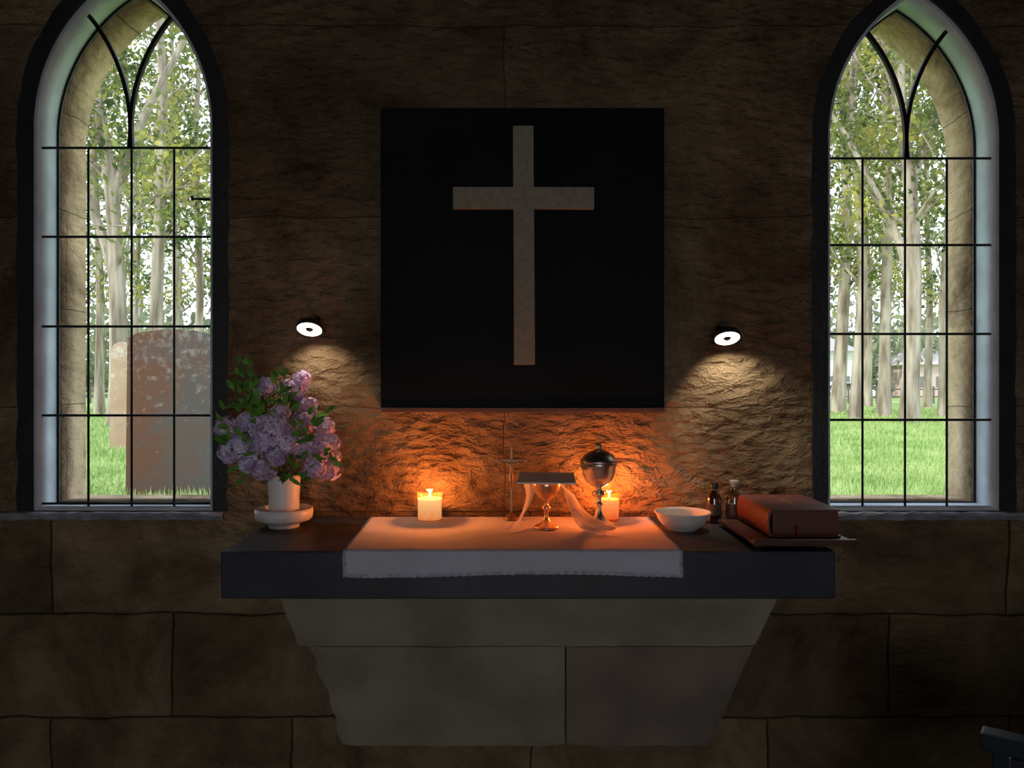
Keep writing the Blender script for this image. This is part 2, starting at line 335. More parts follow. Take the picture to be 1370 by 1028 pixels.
# ---------------- chalice ----------------
x,y=PX(731,2.27),DY(2.27); e=empty('chalice',(x,y,ZC))
h=.146; R=.044
prof=[(0,0),(.038,0),(.039,.003),(.036,.007),(.022,.013),(.010,.024),(.0065,.036),(.006,.05),(.010,.055),(.014,.061),(.010,.067),(.006,.072),(.007,.080),(.016,.088),(.030,.100),(.038,.115),(.042,.130),(R,h),(R-.002,h),(.040,.130),(.034,.112),(.02,.098),(0,.093)]
lathe('gold_cup',prof,M_gold,(x,y,ZC),48,e)
o=box('pall',-.087,.087,-.082,.082,0,.005,M_pall,.002)
o.data.transform(Matrix.Translation((x,y,ZC+h+.0035))@Matrix.Rotation(math.radians(4.0),4,'X')@Matrix.Rotation(math.radians(-3),4,'Z')); setpar(o,e)
mv=bpy.data.materials.new('sheer_veil'); mv.use_nodes=True; nt=mv.node_tree; nt.nodes.clear(); N=nt.nodes.new
out=N('ShaderNodeOutputMaterial'); tr=N('ShaderNodeBsdfTransparent'); di=N('ShaderNodeBsdfDiffuse'); di.inputs[0].default_value=(.9,.88,.92,1); tl=N('ShaderNodeBsdfTranslucent'); tl.inputs[0].default_value=(.8,.74,.7,1)
ad=N('ShaderNodeMixShader'); ad.inputs[0].default_value=.4; mx=N('ShaderNodeMixShader')
nz=N('ShaderNodeTexNoise'); nz.inputs['Scale'].default_value=60; mr=N('ShaderNodeMapRange'); mr.inputs[3].default_value=.3; mr.inputs[4].default_value=.75
nt.links.new(nz.outputs['Fac'],mr.inputs[0]); nt.links.new(mr.outputs[0],mx.inputs[0]); nt.links.new(di.outputs[0],ad.inputs[1]); nt.links.new(tl.outputs[0],ad.inputs[2]); nt.links.new(tr.outputs[0],mx.inputs[1]); nt.links.new(ad.outputs[0],mx.inputs[2]); nt.links.new(mx.outputs[0],out.inputs[0])
def veil(name,A,B,n=30,m=18,seed=0):
    def samp(P,t):
        t*=len(P)-1; i=min(int(t),len(P)-2); u=t-i
        p0=Vector(P[max(i-1,0)]);p1=Vector(P[i]);p2=Vector(P[i+1]);p3=Vector(P[min(i+2,len(P)-1)])
        return .5*((2*p1)+(p2-p0)*u+(2*p0-5*p1+4*p2-p3)*u*u+(3*p1-p0-3*p2+p3)*u**3)
    V=[];F=[]
    for i in range(n+1):
        for j in range(m+1):
            t=i/n; s=j/m; p=samp(A,t).lerp(samp(B,t),s)
            p.y+=.008*math.sin(s*16+seed+t*2)*min(1,t*3); p.x+=.004*math.sin(s*11+t*5); p.z=max(p.z,ZC+.002+.005*abs(math.sin(s*12+t*9)))
            V.append(tuple(p))
    for i in range(n):
        for j in range(m): F.append((i*(m+1)+j,(i+1)*(m+1)+j,(i+1)*(m+1)+j+1,i*(m+1)+j+1))
    return obj(name,V,F,mv,True)
zt=ZC+h-.001
def P(px,py,d): return (PX(px,d),DY(d),PZ(py,d))
o=veil('veil_left',[P(716,649,2.20),P(712,664,2.20),P(703,684,2.20),P(688,702,2.20),P(670,714,2.18)],[P(702,647,2.33),P(705,664,2.33),P(700,684,2.32),P(694,700,2.30),P(692,712,2.24)],seed=1); setpar(o,e)
o=veil('veil_right',[P(746,648,2.34),P(764,660,2.34),P(778,680,2.32),P(800,694,2.27),P(832,704,2.20)],[P(757,649,2.18),P(757,664,2.18),P(762,686,2.17),P(774,706,2.17),P(800,718,2.15)],seed=2,m=24); setpar(o,e)
o=veil('veil_top',[(x-.055,y-.045,zt),(x,y-.05,zt+.0005),(x+.055,y-.045,zt)],[(x-.055,y+.045,zt),(x,y+.05,zt+.0005),(x+.055,y+.045,zt)],8,4); setpar(o,e)

# ---------------- ciborium ----------------
d=2.30; x,y=PX(801,d),DY(d); e=empty('ciborium',(x,y,ZC))
prof=[(0,0),(.050,0),(.051,.004),(.047,.008),(.040,.011),(.026,.020),(.014,.034),(.009,.048),(.0085,.062),(.013,.066),(.013,.070),(.008,.074),(.0085,.088),(.016,.094),(.021,.101),(.016,.108),(.009,.113),(.011,.119),(.026,.128),(.042,.142),(.050,.162),(.0535,.182),(.0565,.190),(.0565,.194),(.0555,.196)]
lathe('cup_and_foot',prof,M_silver,(x,y,ZC),56,e)
lathe('lid',[(.0565,.196),(.0585,.199),(.057,.203),(.052,.210),(.044,.220),(.030,.229),(.016,.234),(.009,.237),(.006,.241),(.010,.245),(.011,.249),(.007,.253),(.003,.255),(0,.256)],M_silver,(x,y,ZC),56,e)
zc=ZC+.254
plate('finial_cross',[[(x-.002,zc),(x+.002,zc),(x+.002,zc+.014),(x+.008,zc+.014),(x+.008,zc+.018),(x+.002,zc+.018),(x+.002,zc+.027),(x-.002,zc+.027),(x-.002,zc+.018),(x-.008,zc+.018),(x-.008,zc+.014),(x-.002,zc+.014)]],y-.002,y+.002,M_brass,e)

# ---------------- standing crucifix ----------------
d=2.42; x,y=PX(684,d),DY(d); e=empty('standing_crucifix',(x,y,ZC))
H0=.235
lathe('base',[(0,0),(.026,0),(.026,.004),(.018,.009),(.008,.016),(.004,.024),(0,.024)],M_brass,(x,y,ZC),32,e)
zc=ZC; a=.0035
plate('cross',[[(x-a,zc+.02),(x+a,zc+.02),(x+a,zc+.185),(x+.05,zc+.185),(x+.052,zc+.1885),(x+.05,zc+.192),(x+a,zc+.192),(x+a,zc+.23),(x,zc+H0),(x-a,zc+.23),(x-a,zc+.192),(x-.05,zc+.192),(x-.052,zc+.1885),(x-.05,zc+.185),(x-a,zc+.185)]],y-.003,y+.003,M_brass,e)
yy=y-.007
sk={'v':[(0,0,.150),(0,0,.163),(0,0,.176),(0,0,.184),(.002,-.002,.193),(-.014,0,.183),(-.030,0,.187),(-.046,0,.1895),(.014,0,.183),(.030,0,.187),(.046,0,.1895),(-.004,-.001,.143),(-.003,-.004,.124),(-.001,0,.104),(.004,-.001,.143),(.003,-.004,.124),(.001,0,.104),(0,-.004,.098)],
 'e':[(0,1),(1,2),(2,3),(3,4),(2,5),(5,6),(6,7),(2,8),(8,9),(9,10),(0,11),(11,12),(12,13),(0,14),(14,15),(15,16),(16,17)],
 'r':[.0058,.005,.0068,.003,.0048,.003,.0024,.0018,.003,.0024,.0018,.0042,.003,.0022,.0042,.003,.0022,.0018]}
me=bpy.data.meshes.new('corpus'); me.from_pydata([(x+p[0],yy+p[1],ZC+p[2]) for p in sk['v']],sk['e'],[]); o=bpy.data.objects.new('corpus',me); COL.objects.link(o); me.materials.append(M_brass)
md=o.modifiers.new('s','SKIN'); 
for i,r in enumerate(sk['r']): me.skin_vertices[0].data[i].radius=(r,r*.8)
me.skin_vertices[0].data[0].use_root=True
o.modifiers.new('ss','SUBSURF').levels=1; o.modifiers['ss'].render_levels=2; setpar(o,e)

# ---------------- bowl ----------------
d=2.28; x,y=PX(913,d),DY(d); e=empty('white_bowl',(x,y,ZT))
lathe('bowl_shell',[(0,.002),(.040,.002),(.041,0),(.046,0),(.048,.005),(.062,.016),(.074,.032),(.080,.048),(.085,.052),(.085,.055),(.081,.055),(.076,.047),(.068,.030),(.055,.016),(.035,.009),(0,.008)],M_ceramic,(x,y,ZT),64,e)

# ---------------- bottles ----------------
M_bg=glassmat('dark_bottle_glass',(.40,.34,.28),.5); M_bc=glassmat('clear_bottle_glass',(.8,.8,.8),.5)
M_wine=mat('wine',(.03,.006,.008),.1); M_cap=mat('black_cap',(.02,.02,.02),.4); M_cap2=mat('grey_cap',(.35,.35,.36),.4); M_label=mat('paper_label',(.10,.085,.07),.8)
def bottle(px,d,h,r,g,cap,liq):
    x,y=PX(px,d),DY(d); e=empty('cruet_bottle',(x,y,ZT))
    lathe('bottle_glass',[(0,0),(r*.9,0),(r,.004),(r,h*.6),(r*.85,h*.70),(r*.45,h*.78),(r*.42,h*.88),(r*.5,h*.88)],g,(x,y,ZT),32,e)
    lathe('liquid',[(0,.004),(r*.88,.004),(r*.9,h*.5),(0,h*.5)],liq,(x,y,ZT),32,e)
    lathe('label',[(r*1.01,h*.2),(r*1.015,h*.21),(r*1.015,h*.46),(r*1.01,h*.47)],M_label,(x,y,ZT),32,e)
    lathe('cap',[(r*.45,h*.85),(r*.58,h*.85),(r*.6,h*.86),(r*.6,h*.985),(r*.52,h),(0,h)],cap,(x,y,ZT),32,e)
bottle(955,2.39,.130,.024,M_bg,M_cap,M_wine)
bottle(982,2.38,.137,.025,M_bc,M_cap2,mat('water_dim',(.12,.12,.12),.1))

# ---------------- missal and stand ----------------
e=empty('missal_stand',(.785,-.33,ZT))
x0,x1=.645,.922; y0,y1=DY(2.0)-.0,DY(2.34)
box('board',x0,x1,y0,y1,ZT+.010,ZT+.020,M_wood,.003,e)
box('front_lip',x0,x1,y0-.008,y0+.006,ZT+.010,ZT+.028,M_wood,.003,e)
for i,(a,b) in enumerate(((x0+.01,y0+.02),(x0+.01,y1-.04),(.82,y0+.02),(.82,y1-.04))): box('foot_%d'%i,a,a+.02,b,b+.02,ZT,ZT+.011,M_wood,.002,e)
e=empty('missal_book',(.8,-.3,ZT+.02))
bx0,bx1=.712,.905; by0,by1=DY(2.055),DY(2.335); z0=ZT+.0202; z1=z0+.078
box('lower_cover',bx0,bx1,by0,by1,z0,z0+.006,M_red,.002,e)
box('upper_cover',bx0,bx1,by0,by1,z1-.006,z1,M_red,.002,e)
box('page_block',bx0+.006,bx1-.006,by0+.005,by1-.005,z0+.005,z1-.005,M_pages,.001,e)
V=[];F=[];n=12
for yv in (by0,by1):
    for i in range(n+1):
        a=-math.pi/2+math.pi*i/n; V.append((bx0+.004-.014*math.cos(a),yv,(z0+z1)/2+.0385*math.sin(a)))
    for i in range(n,-1,-1):
        a=-math.pi/2+math.pi*i/n; V.append((bx0+.009-.013*math.cos(a),yv,(z0+z1)/2+.034*math.sin(a)))
w=2*(n+1)
for i in range(w): F.append((i,(i+1)%w,w+(i+1)%w,w+i))
F.append(tuple(range(w))); F.append(tuple(range(w,2*w))[::-1])
setpar(obj('spine',V,F,M_red,False),e)
M_emb=mat('gold_tooling',(.45,.22,.10),.4,metal=.6)
cx,cy=(bx0+bx1)/2,(by0+by1)/2
box('tooled_cross_v',cx-.004,cx+.004,cy-.04,cy+.04,z1-.0005,z1+.0006,M_emb,0,e); box('tooled_cross_h',cx-.025,cx+.025,cy+.008,cy+.016,z1-.0005,z1+.0006,M_emb,0,e)
M_rib=mat('red_ribbon',(.25,.02,.02),.5)
V=[];F=[]
for i,(yy_,zz_) in enumerate(((by0+.006,z0+.035),(by0-.004,z0+.030),(by0-.012,z0+.012),(by0-.020,z0+.008))): V+=[(cx-.03,yy_,zz_),(cx-.022,yy_,zz_)]
for i in range(3): F.append((2*i,2*i+1,2*i+3,2*i+2))
setpar(obj('ribbon',V,F,M_rib),e)

# ---------------- flowers ----------------
d=2.32; vx,vy=PX(380,d),DY(d); e=empty('flower_vase',(vx,vy,ZT))
lathe('pedestal_dish',[(0,0),(.045,0),(.047,.003),(.047,.010),(.055,.014),(.078,.022),(.086,.030),(.088,.044),(.087,.058),(.083,.060),(.081,.056),(.080,.040),(.070,.030),(0,.028)],M_ceramic,(vx,vy,ZT),64,e)
lathe('vase',[(0,.0285),(.044,.0285),(.046,.032),(.046,.09),(.048,.13),(.050,.158),(.051,.162),(.047,.163),(.045,.15),(.042,.06),(0,.055)],M_ceramic,(vx,vy,ZT),48,e)
def noisemat(name,c,t,sc):
    m=mat(name,c,.75,spec=.1); nt=m.node_tree
    for n in nt.nodes:
        if n.type=='TEX_NOISE': n.inputs['Scale'].default_value=sc
        if n.type=='VALTORGB': n.color_ramp.elements[0].color=(*c,1); n.color_ramp.elements[1].color=(*t,1)
    return m
M_pet=noisemat('lilac_petals',(.64,.54,.92),(.90,.85,1.0),30); M_pet2=noisemat('redlit_mauve_petals',(.50,.34,.60),(.72,.56,.78),30); M_leaf=noisemat('green_leaves',(.07,.20,.03),(.20,.42,.08),30); M_stem=mat('green_stems',(.06,.12,.04),.6)  # mauve set has the darker red-lit tone of the right side in its colour
heads=[(366,574,2.17,25,0),(383,590,2.19,17,0),(352,590,2.19,16,0),(322,598,2.21,19,0),(306,606,2.24,15,0),(302,574,2.26,14,0),(330,566,2.25,14,0),(344,572,2.22,12,0),(425,602,2.26,19,1),(438,592,2.29,15,1),(405,565,2.34,18,1),(410,545,2.36,14,1),(352,630,2.22,16,1),(338,610,2.24,12,0),(392,522,2.36,15,1),(404,508,2.38,11,1),(358,516,2.28,12,0),(350,524,2.27,8,0),(436,630,2.30,15,1),(420,626,2.22,15,1),(404,600,2.24,15,1),(436,572,2.36,12,1),(445,612,2.3,10,1),(330,622,2.22,9,0),(370,612,2.2,13,1),(376,552,2.22,12,0)]
V=[];F=[];MI=[]
def floret(c,nrm,s,mi):
    nrm=nrm.normalized(); u=nrm.cross(Vector((.3,.2,1))).normalized(); w=nrm.cross(u); a0=random.random()*6
    for q in range(4):
        a=a0+q*math.pi/2; dr=u*math.cos(a)+w*math.sin(a); pr=u*-math.sin(a)+w*math.cos(a)
        b=len(V); V.extend([tuple(c),tuple(c+dr*s*.55+pr*s*.42+nrm*s*.18),tuple(c+dr*s*1.05+nrm*s*.05),tuple(c+dr*s*.55-pr*s*.42+nrm*s*.18)]); F.append((b,b+1,b+2,b+3)); MI.append(mi)
for (px,py,dd,r,mi) in heads:
    c=Vector(P(px,py,dd)); R=r*dd/1000; el=Vector((random.uniform(.85,1.2),1,random.uniform(.8,1.15)))
    n=int(24+R*R*44000)
    for i in range(n):
        zz=1-2*(i+.5)/n; a=i*2.39996; dr=Vector((math.sqrt(1-zz*zz)*math.cos(a),math.sqrt(1-zz*zz)*math.sin(a),zz))
        rr=R*random.uniform(.7,1.15); q=Vector((dr.x*el.x,dr.y,dr.z*el.z)); floret(c+q*rr,dr+Vector([random.uniform(-.3,.3) for _ in range(3)]),random.uniform(.008,.0125),mi if random.random()<.8 else 1-mi)
setpar(obj('blossoms',V,F,[M_pet,M_pet2],False,MI),e)
V=[];F=[]
top=Vector((vx,vy,ZT+.15))
for (px,py,dd,r,mi) in heads+[(332,505,2.28,5,0),(322,486,2.26,4,0),(375,505,2.30,4,0),(452,600,2.32,4,0),(300,555,2.25,4,0),(290,610,2.25,4,0)]:
    c=Vector(P(px,py,dd)); mid=top.lerp(c,.5)+Vector((random.uniform(-.01,.01),0,.012)); b=Vector((vx+random.uniform(-.025,.025),vy+random.uniform(-.025,.025),ZT+.08)); tube(V,F,[b,Vector((b.x,b.y,ZT+.158)),mid,c],[.0018]*4,5)
setpar(obj('stems',V,F,M_stem,True),e)
V=[];F=[]
def leaf(c,dr,L,Wd,up):
    dr=dr.normalized(); sd=dr.cross(up).normalized(); nn=sd.cross(dr); b=len(V); n=5
    for i in range(n+1):
        t=i/n; wv=Wd*math.sin(math.pi*min(1,t*.97+.03)**.8); p=c+dr*L*t-nn*L*.25*t*t
        V.extend([tuple(p+sd*wv+nn*wv*.3),tuple(p),tuple(p-sd*wv+nn*wv*.3)])
    for i in range(n): F.append((b+3*i,b+3*i+1,b+3*i+4,b+3*i+3)); F.append((b+3*i+1,b+3*i+2,b+3*i+5,b+3*i+4))
spots=[(335,522,2.20,12),(325,545,2.18,10),(345,548,2.17,14),(322,490,2.24,3),(330,505,2.24,6),(308,588,2.20,3),(372,516,2.26,7),(380,535,2.22,9),(350,560,2.2,8),(410,580,2.22,8),(398,632,2.22,12),(376,640,2.20,10),(428,560,2.3,7),(440,612,2.26,4),(340,636,2.24,6),(398,585,2.18,7),(320,582,2.18,5),(304,558,2.25,2),(375,540,2.36,10),(410,612,2.2,8),(345,606,2.18,5),(320,622,2.24,3)]
for px,py,dd,n in spots:
    for i in range(n):
        c=Vector(P(px+random.gauss(0,8),py+random.gauss(0,8),dd+random.gauss(0,.02)))
        dr=(c-top).normalized()+Vector([random.uniform(-.8,.8) for _ in range(3)]); leaf(c,dr,random.uniform(.026,.044),random.uniform(.006,.010),Vector((random.uniform(-.5,.5),-1,random.uniform(.2,1))))
setpar(obj('leaves',V,F,M_leaf,True),e)

# ---------------- spot lamps ----------------
M_led=mat('led_ring',(1,1,1),.5,emit=(1,.93,.80),es=4)
def puck(px,py,d,rpx,aim,pw,col):
    x,y,z=PX(px,d),DY(d),PZ(py,d); r=rpx*d/1000
    e=empty('wall_spotlight',(x,y,z))
    ax=Vector((0,-.50,-.87)).normalized()
    rot=Vector((0,0,-1)).rotation_difference(ax).to_matrix().to_4x4()
    T=Matrix.Translation((x,y,z))@rot
    def L(nm,prof,m):
        o=lathe(nm,prof,m,(0,0,0),40); o.data.transform(T); setpar(o,e); return o
    L('lens_ring',[(r*.30,.001),(r*.33,-.001),(r*.9,-.001),(r*.95,.001)],M_led)
    L('centre_sensor',[(0,-.004),(r*.2,-.004),(r*.28,-.001),(r*.30,.002)],M_dark)
    L('housing',[(r*.93,-.001),(r,-.001),(r*1.03,.004),(r*1.0,.014),(r*.8,.022),(r*.3,.026),(0,.026)],M_dark)
    hb=Vector((x,y,z))-ax*.024
    tubeobj('bracket',[([tuple(hb),(x,y+.03,z+.035),(x,-.012,z+.04),(x,-.002,z+.04)],[.007,.006,.006,.012])],M_iron,e)
    l=bpy.data.lights.new('led_light','SPOT'); l.energy=pw; l.color=col; l.spot_size=math.radians(110); l.spot_blend=.8; l.shadow_soft_size=.012
    lo=bpy.data.objects.new('led_light',l); lo.location=Vector((x,y,z))+ax*.006
    lo.rotation_euler=Vector(aim).to_track_quat('-Z','Y').to_euler(); COL.objects.link(lo); setpar(lo,e)
puck(414,441,2.40,17.5,(.10,.40,-1),3.4,(1,.80,.58))
puck(973,453,2.40,17.5,(.22,.40,-1),8.0,(1,.88,.66))

# ---------------- pew corner ----------------
e=empty('church_pew',(1.5,-1.1,0))
def obox(name,L,W,Hh,loc,rz,m,bev=.006):
    o=box(name,0,L,-W/2,W/2,0,Hh,m,bev); o.data.transform(Matrix.Translation(loc)@Matrix.Rotation(rz,4,'Z')); setpar(o,e)
rz=math.radians(-38); c=Vector((PX(1312,1.5),DY(1.5),0)); ux=Vector((math.cos(rz),math.sin(rz),0)); uy=Vector((-ux.y,ux.x,0))
zt_=PZ(975,1.5)
obox('top_rail',1.15,.05,.035,c+Vector((0,0,zt_-.035)),rz,M_pew)
obox('backrest',1.1,.025,.45,c+ux*.02+Vector((0,0,zt_-.49)),rz,M_pew)
obox('seat',1.1,.36,.03,c+ux*.02-uy*.2+Vector((0,0,.42)),rz,M_pew)
obox('end_panel',.035,.42,.44,c+ux*.02-uy*.2,rz,M_pew); obox('end_panel_far',.035,.42,.44,c+ux*1.08-uy*.2,rz,M_pew)
obox('end_upright',.035,.05,zt_-.03,c+ux*.02,rz,M_pew); obox('end_upright_far',.035,.05,zt_-.03,c+ux*1.08,rz,M_pew)

# ---------------- outside ----------------
GZ=.3
M_grass=noisemat('grass_field',(.18,.31,.08),(.42,.52,.20),.5)
box('ground',-140,140,.29,190,GZ-.5,GZ,M_grass)
def blades(wl,n,seed):
    r=np.random.default_rng(seed); d=6.0*np.exp(r.random(n)*math.log(6.5)); t=wl[0]+(wl[1]-wl[0])*r.random(n)
    x=t*d; y=d-2.5; h=(.04+.10*r.random(n)**2)*(1+d*.01); w=.003+.0007*d; a=r.random(n)*6.28; lx=(r.random(n)-.5)*.10; ly=(r.random(n)-.5)*.10
    V=np.stack([np.stack([x-w*np.cos(a),y-w*np.sin(a),np.full(n,GZ-.005)],1),np.stack([x+w*np.cos(a),y+w*np.sin(a),np.full(n,GZ-.005)],1),np.stack([x+lx,y+ly,GZ+h],1)],1).reshape(-1,3)
    F=np.arange(3*n).reshape(-1,3)
    return V,F
A=[blades((-.75,-.30),42000,1),blades((.30,.75),42000,2)]
V=np.concatenate([A[0][0],A[1][0]]); F=np.concatenate([A[0][1],A[1][1]+len(A[0][0])])
M_blade=noisemat('grass_blades',(.21,.36,.09),(.52,.62,.27),1.5)
obj('grass_tufts',V.tolist(),F.tolist(),M_blade)
def gravemat(name,c0,c1,c2,sc):
    m,nt,b=newmat(name); N=nt.nodes.new; L=nt.links.new; tc=N('ShaderNodeTexCoord')
    n=N('ShaderNodeTexNoise'); n.inputs['Scale'].default_value=1.6; n.inputs['Detail'].default_value=9; n.inputs['Roughness'].default_value=.7; L(tc.outputs['Object'],n.inputs[0])
    sx=N('ShaderNodeSeparateXYZ'); L(tc.outputs['Object'],sx.inputs[0]); ad=N('ShaderNodeMath'); ad.operation='MULTIPLY_ADD'; ad.inputs[1].default_value=-.30; L(sx.outputs['X'],ad.inputs[0]); L(n.outputs['Fac'],ad.inputs[2])
    r=N('ShaderNodeValToRGB'); r.color_ramp.elements[0].position=.38; r.color_ramp.elements[1].position=.62; r.color_ramp.elements[0].color=(*c0,1); r.color_ramp.elements[1].color=(*c1,1); L(ad.outputs[0],r.inputs[0])
    v=N('ShaderNodeTexNoise'); v.inputs['Scale'].default_value=sc; v.inputs['Detail'].default_value=8; v.inputs['Roughness'].default_value=.75; L(tc.outputs['Object'],v.inputs[0]); 
    zz=N('ShaderNodeMath'); zz.operation='MULTIPLY_ADD'; zz.inputs[1].default_value=.08; L(sx.outputs['Z'],zz.inputs[0]); L(v.outputs['Fac'],zz.inputs[2])
    r2=N('ShaderNodeValToRGB'); r2.color_ramp.elements[0].position=.64; r2.color_ramp.elements[1].position=.84; L(zz.outputs[0],r2.inputs[0])
    mx=N('ShaderNodeMixRGB'); L(r2.outputs[0],mx.inputs[0]); L(r.outputs[0],mx.inputs[1]); mx.inputs[2].default_value=(*c2,1); L(mx.outputs[0],b.inputs['Base Color']); b.inputs['Roughness'].default_value=.9; return m
MG=gravemat('lichen_gravestone',(.085,.078,.075),(.125,.055,.032),(.26,.235,.215),11); MG2=gravemat('pale_gravestone',(.36,.24,.16),(.44,.32,.22),(.6,.58,.52),8)
def grave(px0,px1,pyt,d,m,rz=0,shoulder=.18):
    x0,x1=PX(px0,d),PX(px1,d); zt=PZ(pyt,d); w=x1-x0; pts=[(-w/2,-.03),(w/2,-.03),(w/2,zt-GZ-w*shoulder)]
    for i in range(1,12):
        a=math.pi*i/12; pts.append((w/2*math.cos(a)*.93,zt-GZ-w*shoulder+w*shoulder*math.sin(a)))
    pts.append((-w/2,zt-GZ-w*shoulder))
    o=plate('gravestone',[pts],-.07,.07,m); o.location=((x0+x1)/2,DY(d),GZ); o.rotation_euler=(math.radians(-1.5),0,rz)
    b=o.modifiers.new('b','BEVEL'); b.width=.015; b.segments=2; b.limit_method='ANGLE'
grave(174,292,441,8.7,MG,math.radians(6),.10)
grave(148,177,458,15.0,MG2,math.radians(-10),.3)
# trees
def barkmat():
    m,nt,b=newmat('gum_bark'); N=nt.nodes.new; L=nt.links.new; tc=N('ShaderNodeTexCoord'); mp=N('ShaderNodeMapping'); mp.inputs['Scale'].default_value=(3,3,.5); L(tc.outputs['Object'],mp.inputs[0])
    n=N('ShaderNodeTexNoise'); n.inputs['Scale'].default_value=1.2; n.inputs['Detail'].default_value=6; L(mp.outputs[0],n.inputs[0]); r=N('ShaderNodeValToRGB'); r.color_ramp.elements[0].position=.35; r.color_ramp.elements[1].position=.65
    r.color_ramp.elements[0].color=(.18,.14,.10,1); r.color_ramp.elements[1].color=(.52,.45,.37,1); L(n.outputs['Fac'],r.inputs[0]); L(r.outputs[0],b.inputs['Base Color']); b.inputs['Roughness'].default_value=.85; return m
M_bark=barkmat()
def leafmat(name,a,b_,c,sc):
    m=bpy.data.materials.new(name); m.use_nodes=True; nt=m.node_tree; nt.nodes.clear(); N=nt.nodes.new; L=nt.links.new
    out=N('ShaderNodeOutputMaterial'); tc=N('ShaderNodeTexCoord'); n=N('ShaderNodeTexNoise'); n.inputs['Scale'].default_value=sc; n.inputs['Detail'].default_value=6; L(tc.outputs['Object'],n.inputs[0])
    r=N('ShaderNodeValToRGB'); r.color_ramp.elements[0].position=.36; r.color_ramp.elements[1].position=.66; r.color_ramp.elements[0].color=(*a,1); r.color_ramp.elements[1].color=(*c,1); q=r.color_ramp.elements.new(.5); q.color=(*b_,1); L(n.outputs['Fac'],r.inputs[0])
    di=N('ShaderNodeBsdfDiffuse'); tl=N('ShaderNodeBsdfTranslucent'); mx=N('ShaderNodeMixShader'); mx.inputs[0].default_value=.5; L(r.outputs[0],di.inputs[0]); L(r.outputs[0],tl.inputs[0]); L(di.outputs[0],mx.inputs[1]); L(tl.outputs[0],mx.inputs[2]); L(mx.outputs[0],out.inputs[0]); return m
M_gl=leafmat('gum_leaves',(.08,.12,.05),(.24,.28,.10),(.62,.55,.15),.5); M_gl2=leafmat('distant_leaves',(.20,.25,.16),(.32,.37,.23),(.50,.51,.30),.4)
def leafquads(C,size,r):
    n=len(C); u=r.normal(size=(n,3)); u/=np.linalg.norm(u,axis=1,keepdims=True); v=r.normal(size=(n,3)); v=np.cross(u,v); v/=np.linalg.norm(v,axis=1,keepdims=True)
    s=(size*(.6+.8*r.random(n)))[:,None]; u=u*s; v=v*s*.5
    return np.stack([C-u,C+v,C+u,C-v],1).reshape(-1,3)
def tree(px,d,r0,lean=0,kink=0,height=22,seed=0,nleaf=900,lo=.2,fork=False):
    rr=np.random.default_rng(seed); random.seed(seed); V=[];F=[]; x,y=PX(px,d),DY(d)
    n=14; path=[]; 
    for i in range(n+1):
        t=i/n; path.append(Vector((x+lean*t*height*.1+kink*math.sin(t*5.5)+noise.noise(Vector((seed,t*3,0)))*.5*t*2, y+noise.noise(Vector((seed,0,t*3)))*.6*t, GZ-.1+height*t)))
    tube(V,F,path,[r0*(1.25 if i==0 else 1)*(1-.75*i/n) for i in range(n+1)],9)
    tips=[]
    if fork:
        for s,fi in ((-1,3),(1,5),(-1,7)):
            p0=path[fi]; q=[p0]; 
            for j in range(1,7): q.append(p0+Vector((s*(.35*j+.04*j*j),.1*j,1.25*j+.2*noise.noise(Vector((j*1.3,seed,fi))))))
            tube(V,F,q,[r0*.62*(1-.13*j) for j in range(7)],8); tips+=q[4:]*2
    for b in range(15):
        t=random.uniform(lo,.95); i=int(t*n); p=path[i].lerp(path[min(i+1,n)],t*n-i); a=random.uniform(0,6.28); L=random.uniform(1.6,3.8)*(1.2-t*.5)
        dr=Vector((math.cos(a),math.sin(a),random.uniform(.5,1.4))).normalized()
        m1=p+dr*L*.5; m2=p+dr*L+Vector((0,0,L*.2)); tube(V,F,[p,m1,m2],[r0*.30*(1-t*.6),r0*.18*(1-t*.6),r0*.06],5); tips+= [m2,m2,m1]
        for s in range(3):
            q=m1+Vector((random.uniform(-1,1),random.uniform(-1,1),random.uniform(0,1.2)))*L*.4; tube(V,F,[m1,q],[r0*.10,r0*.04],4); tips.append(q)
    nb=len(F); tips=np.array([tuple(t) for t in tips]); C=tips[rr.integers(0,len(tips),nleaf)]+rr.normal(size=(nleaf,3))*np.array([.46,.46,.36])
    Q=leafquads(C,np.full(nleaf,.125),rr); b0=len(V); V=V+Q.tolist(); F=F+(np.arange(4*nleaf).reshape(-1,4)+b0).tolist()
    obj('gum_tree',V,F,[M_bark,M_gl],False,[0]*nb+[1]*nleaf)
sp=[(158,23,.29,-.7,.35,20),(208,27,.26,.1,.1,23),(133,32,.20,.1,-.1,22),(258,30,.18,.2,.1,21),(232,40,.24,0,.1,25),(180,44,.2,0,.15,24),(95,34,.2,.2,0,22),
 (1120,34,.32,.3,.2,23),(1143,27,.20,.2,.1,22),(1182,30,.25,.1,.1,23),(1216,25,.29,-.05,.12,22),(1160,44,.26,0,0,25),(1240,42,.22,-.1,.2,24),(1260,30,.15,.1,.1,21),(1300,36,.2,0,.1,22),(1080,40,.22,.1,.1,24),
 (40,30,.2,0,.1,22),(330,34,.2,0,.1,22),(1030,30,.2,0,.1,22),(1360,30,.2,0,.1,22)]
for i,(px,d,r,l,k,h) in enumerate(sp): tree(px,d,r,l,k,h,seed=i+3,nleaf=3500,fork=(i in(0,10)))
r=np.random.default_rng(99); V=[];F=[]; random.seed(5)
for i in range(45):
    d=random.uniform(72,100); t=random.choice([-1,1])*random.uniform(.25,.85); x=t*d; h=random.uniform(16,28); tube(V,F,[(x,DY(d),GZ),(x+random.uniform(-.8,.8),DY(d),GZ+h*.5),(x+random.uniform(-1.5,1.5),DY(d),GZ+h)],[.28,.22,.06],6)
nb=len(F); nl=50000; d=70+30*r.random(nl); t=np.sign(r.random(nl)-.5)*(.25+.6*r.random(nl)); 
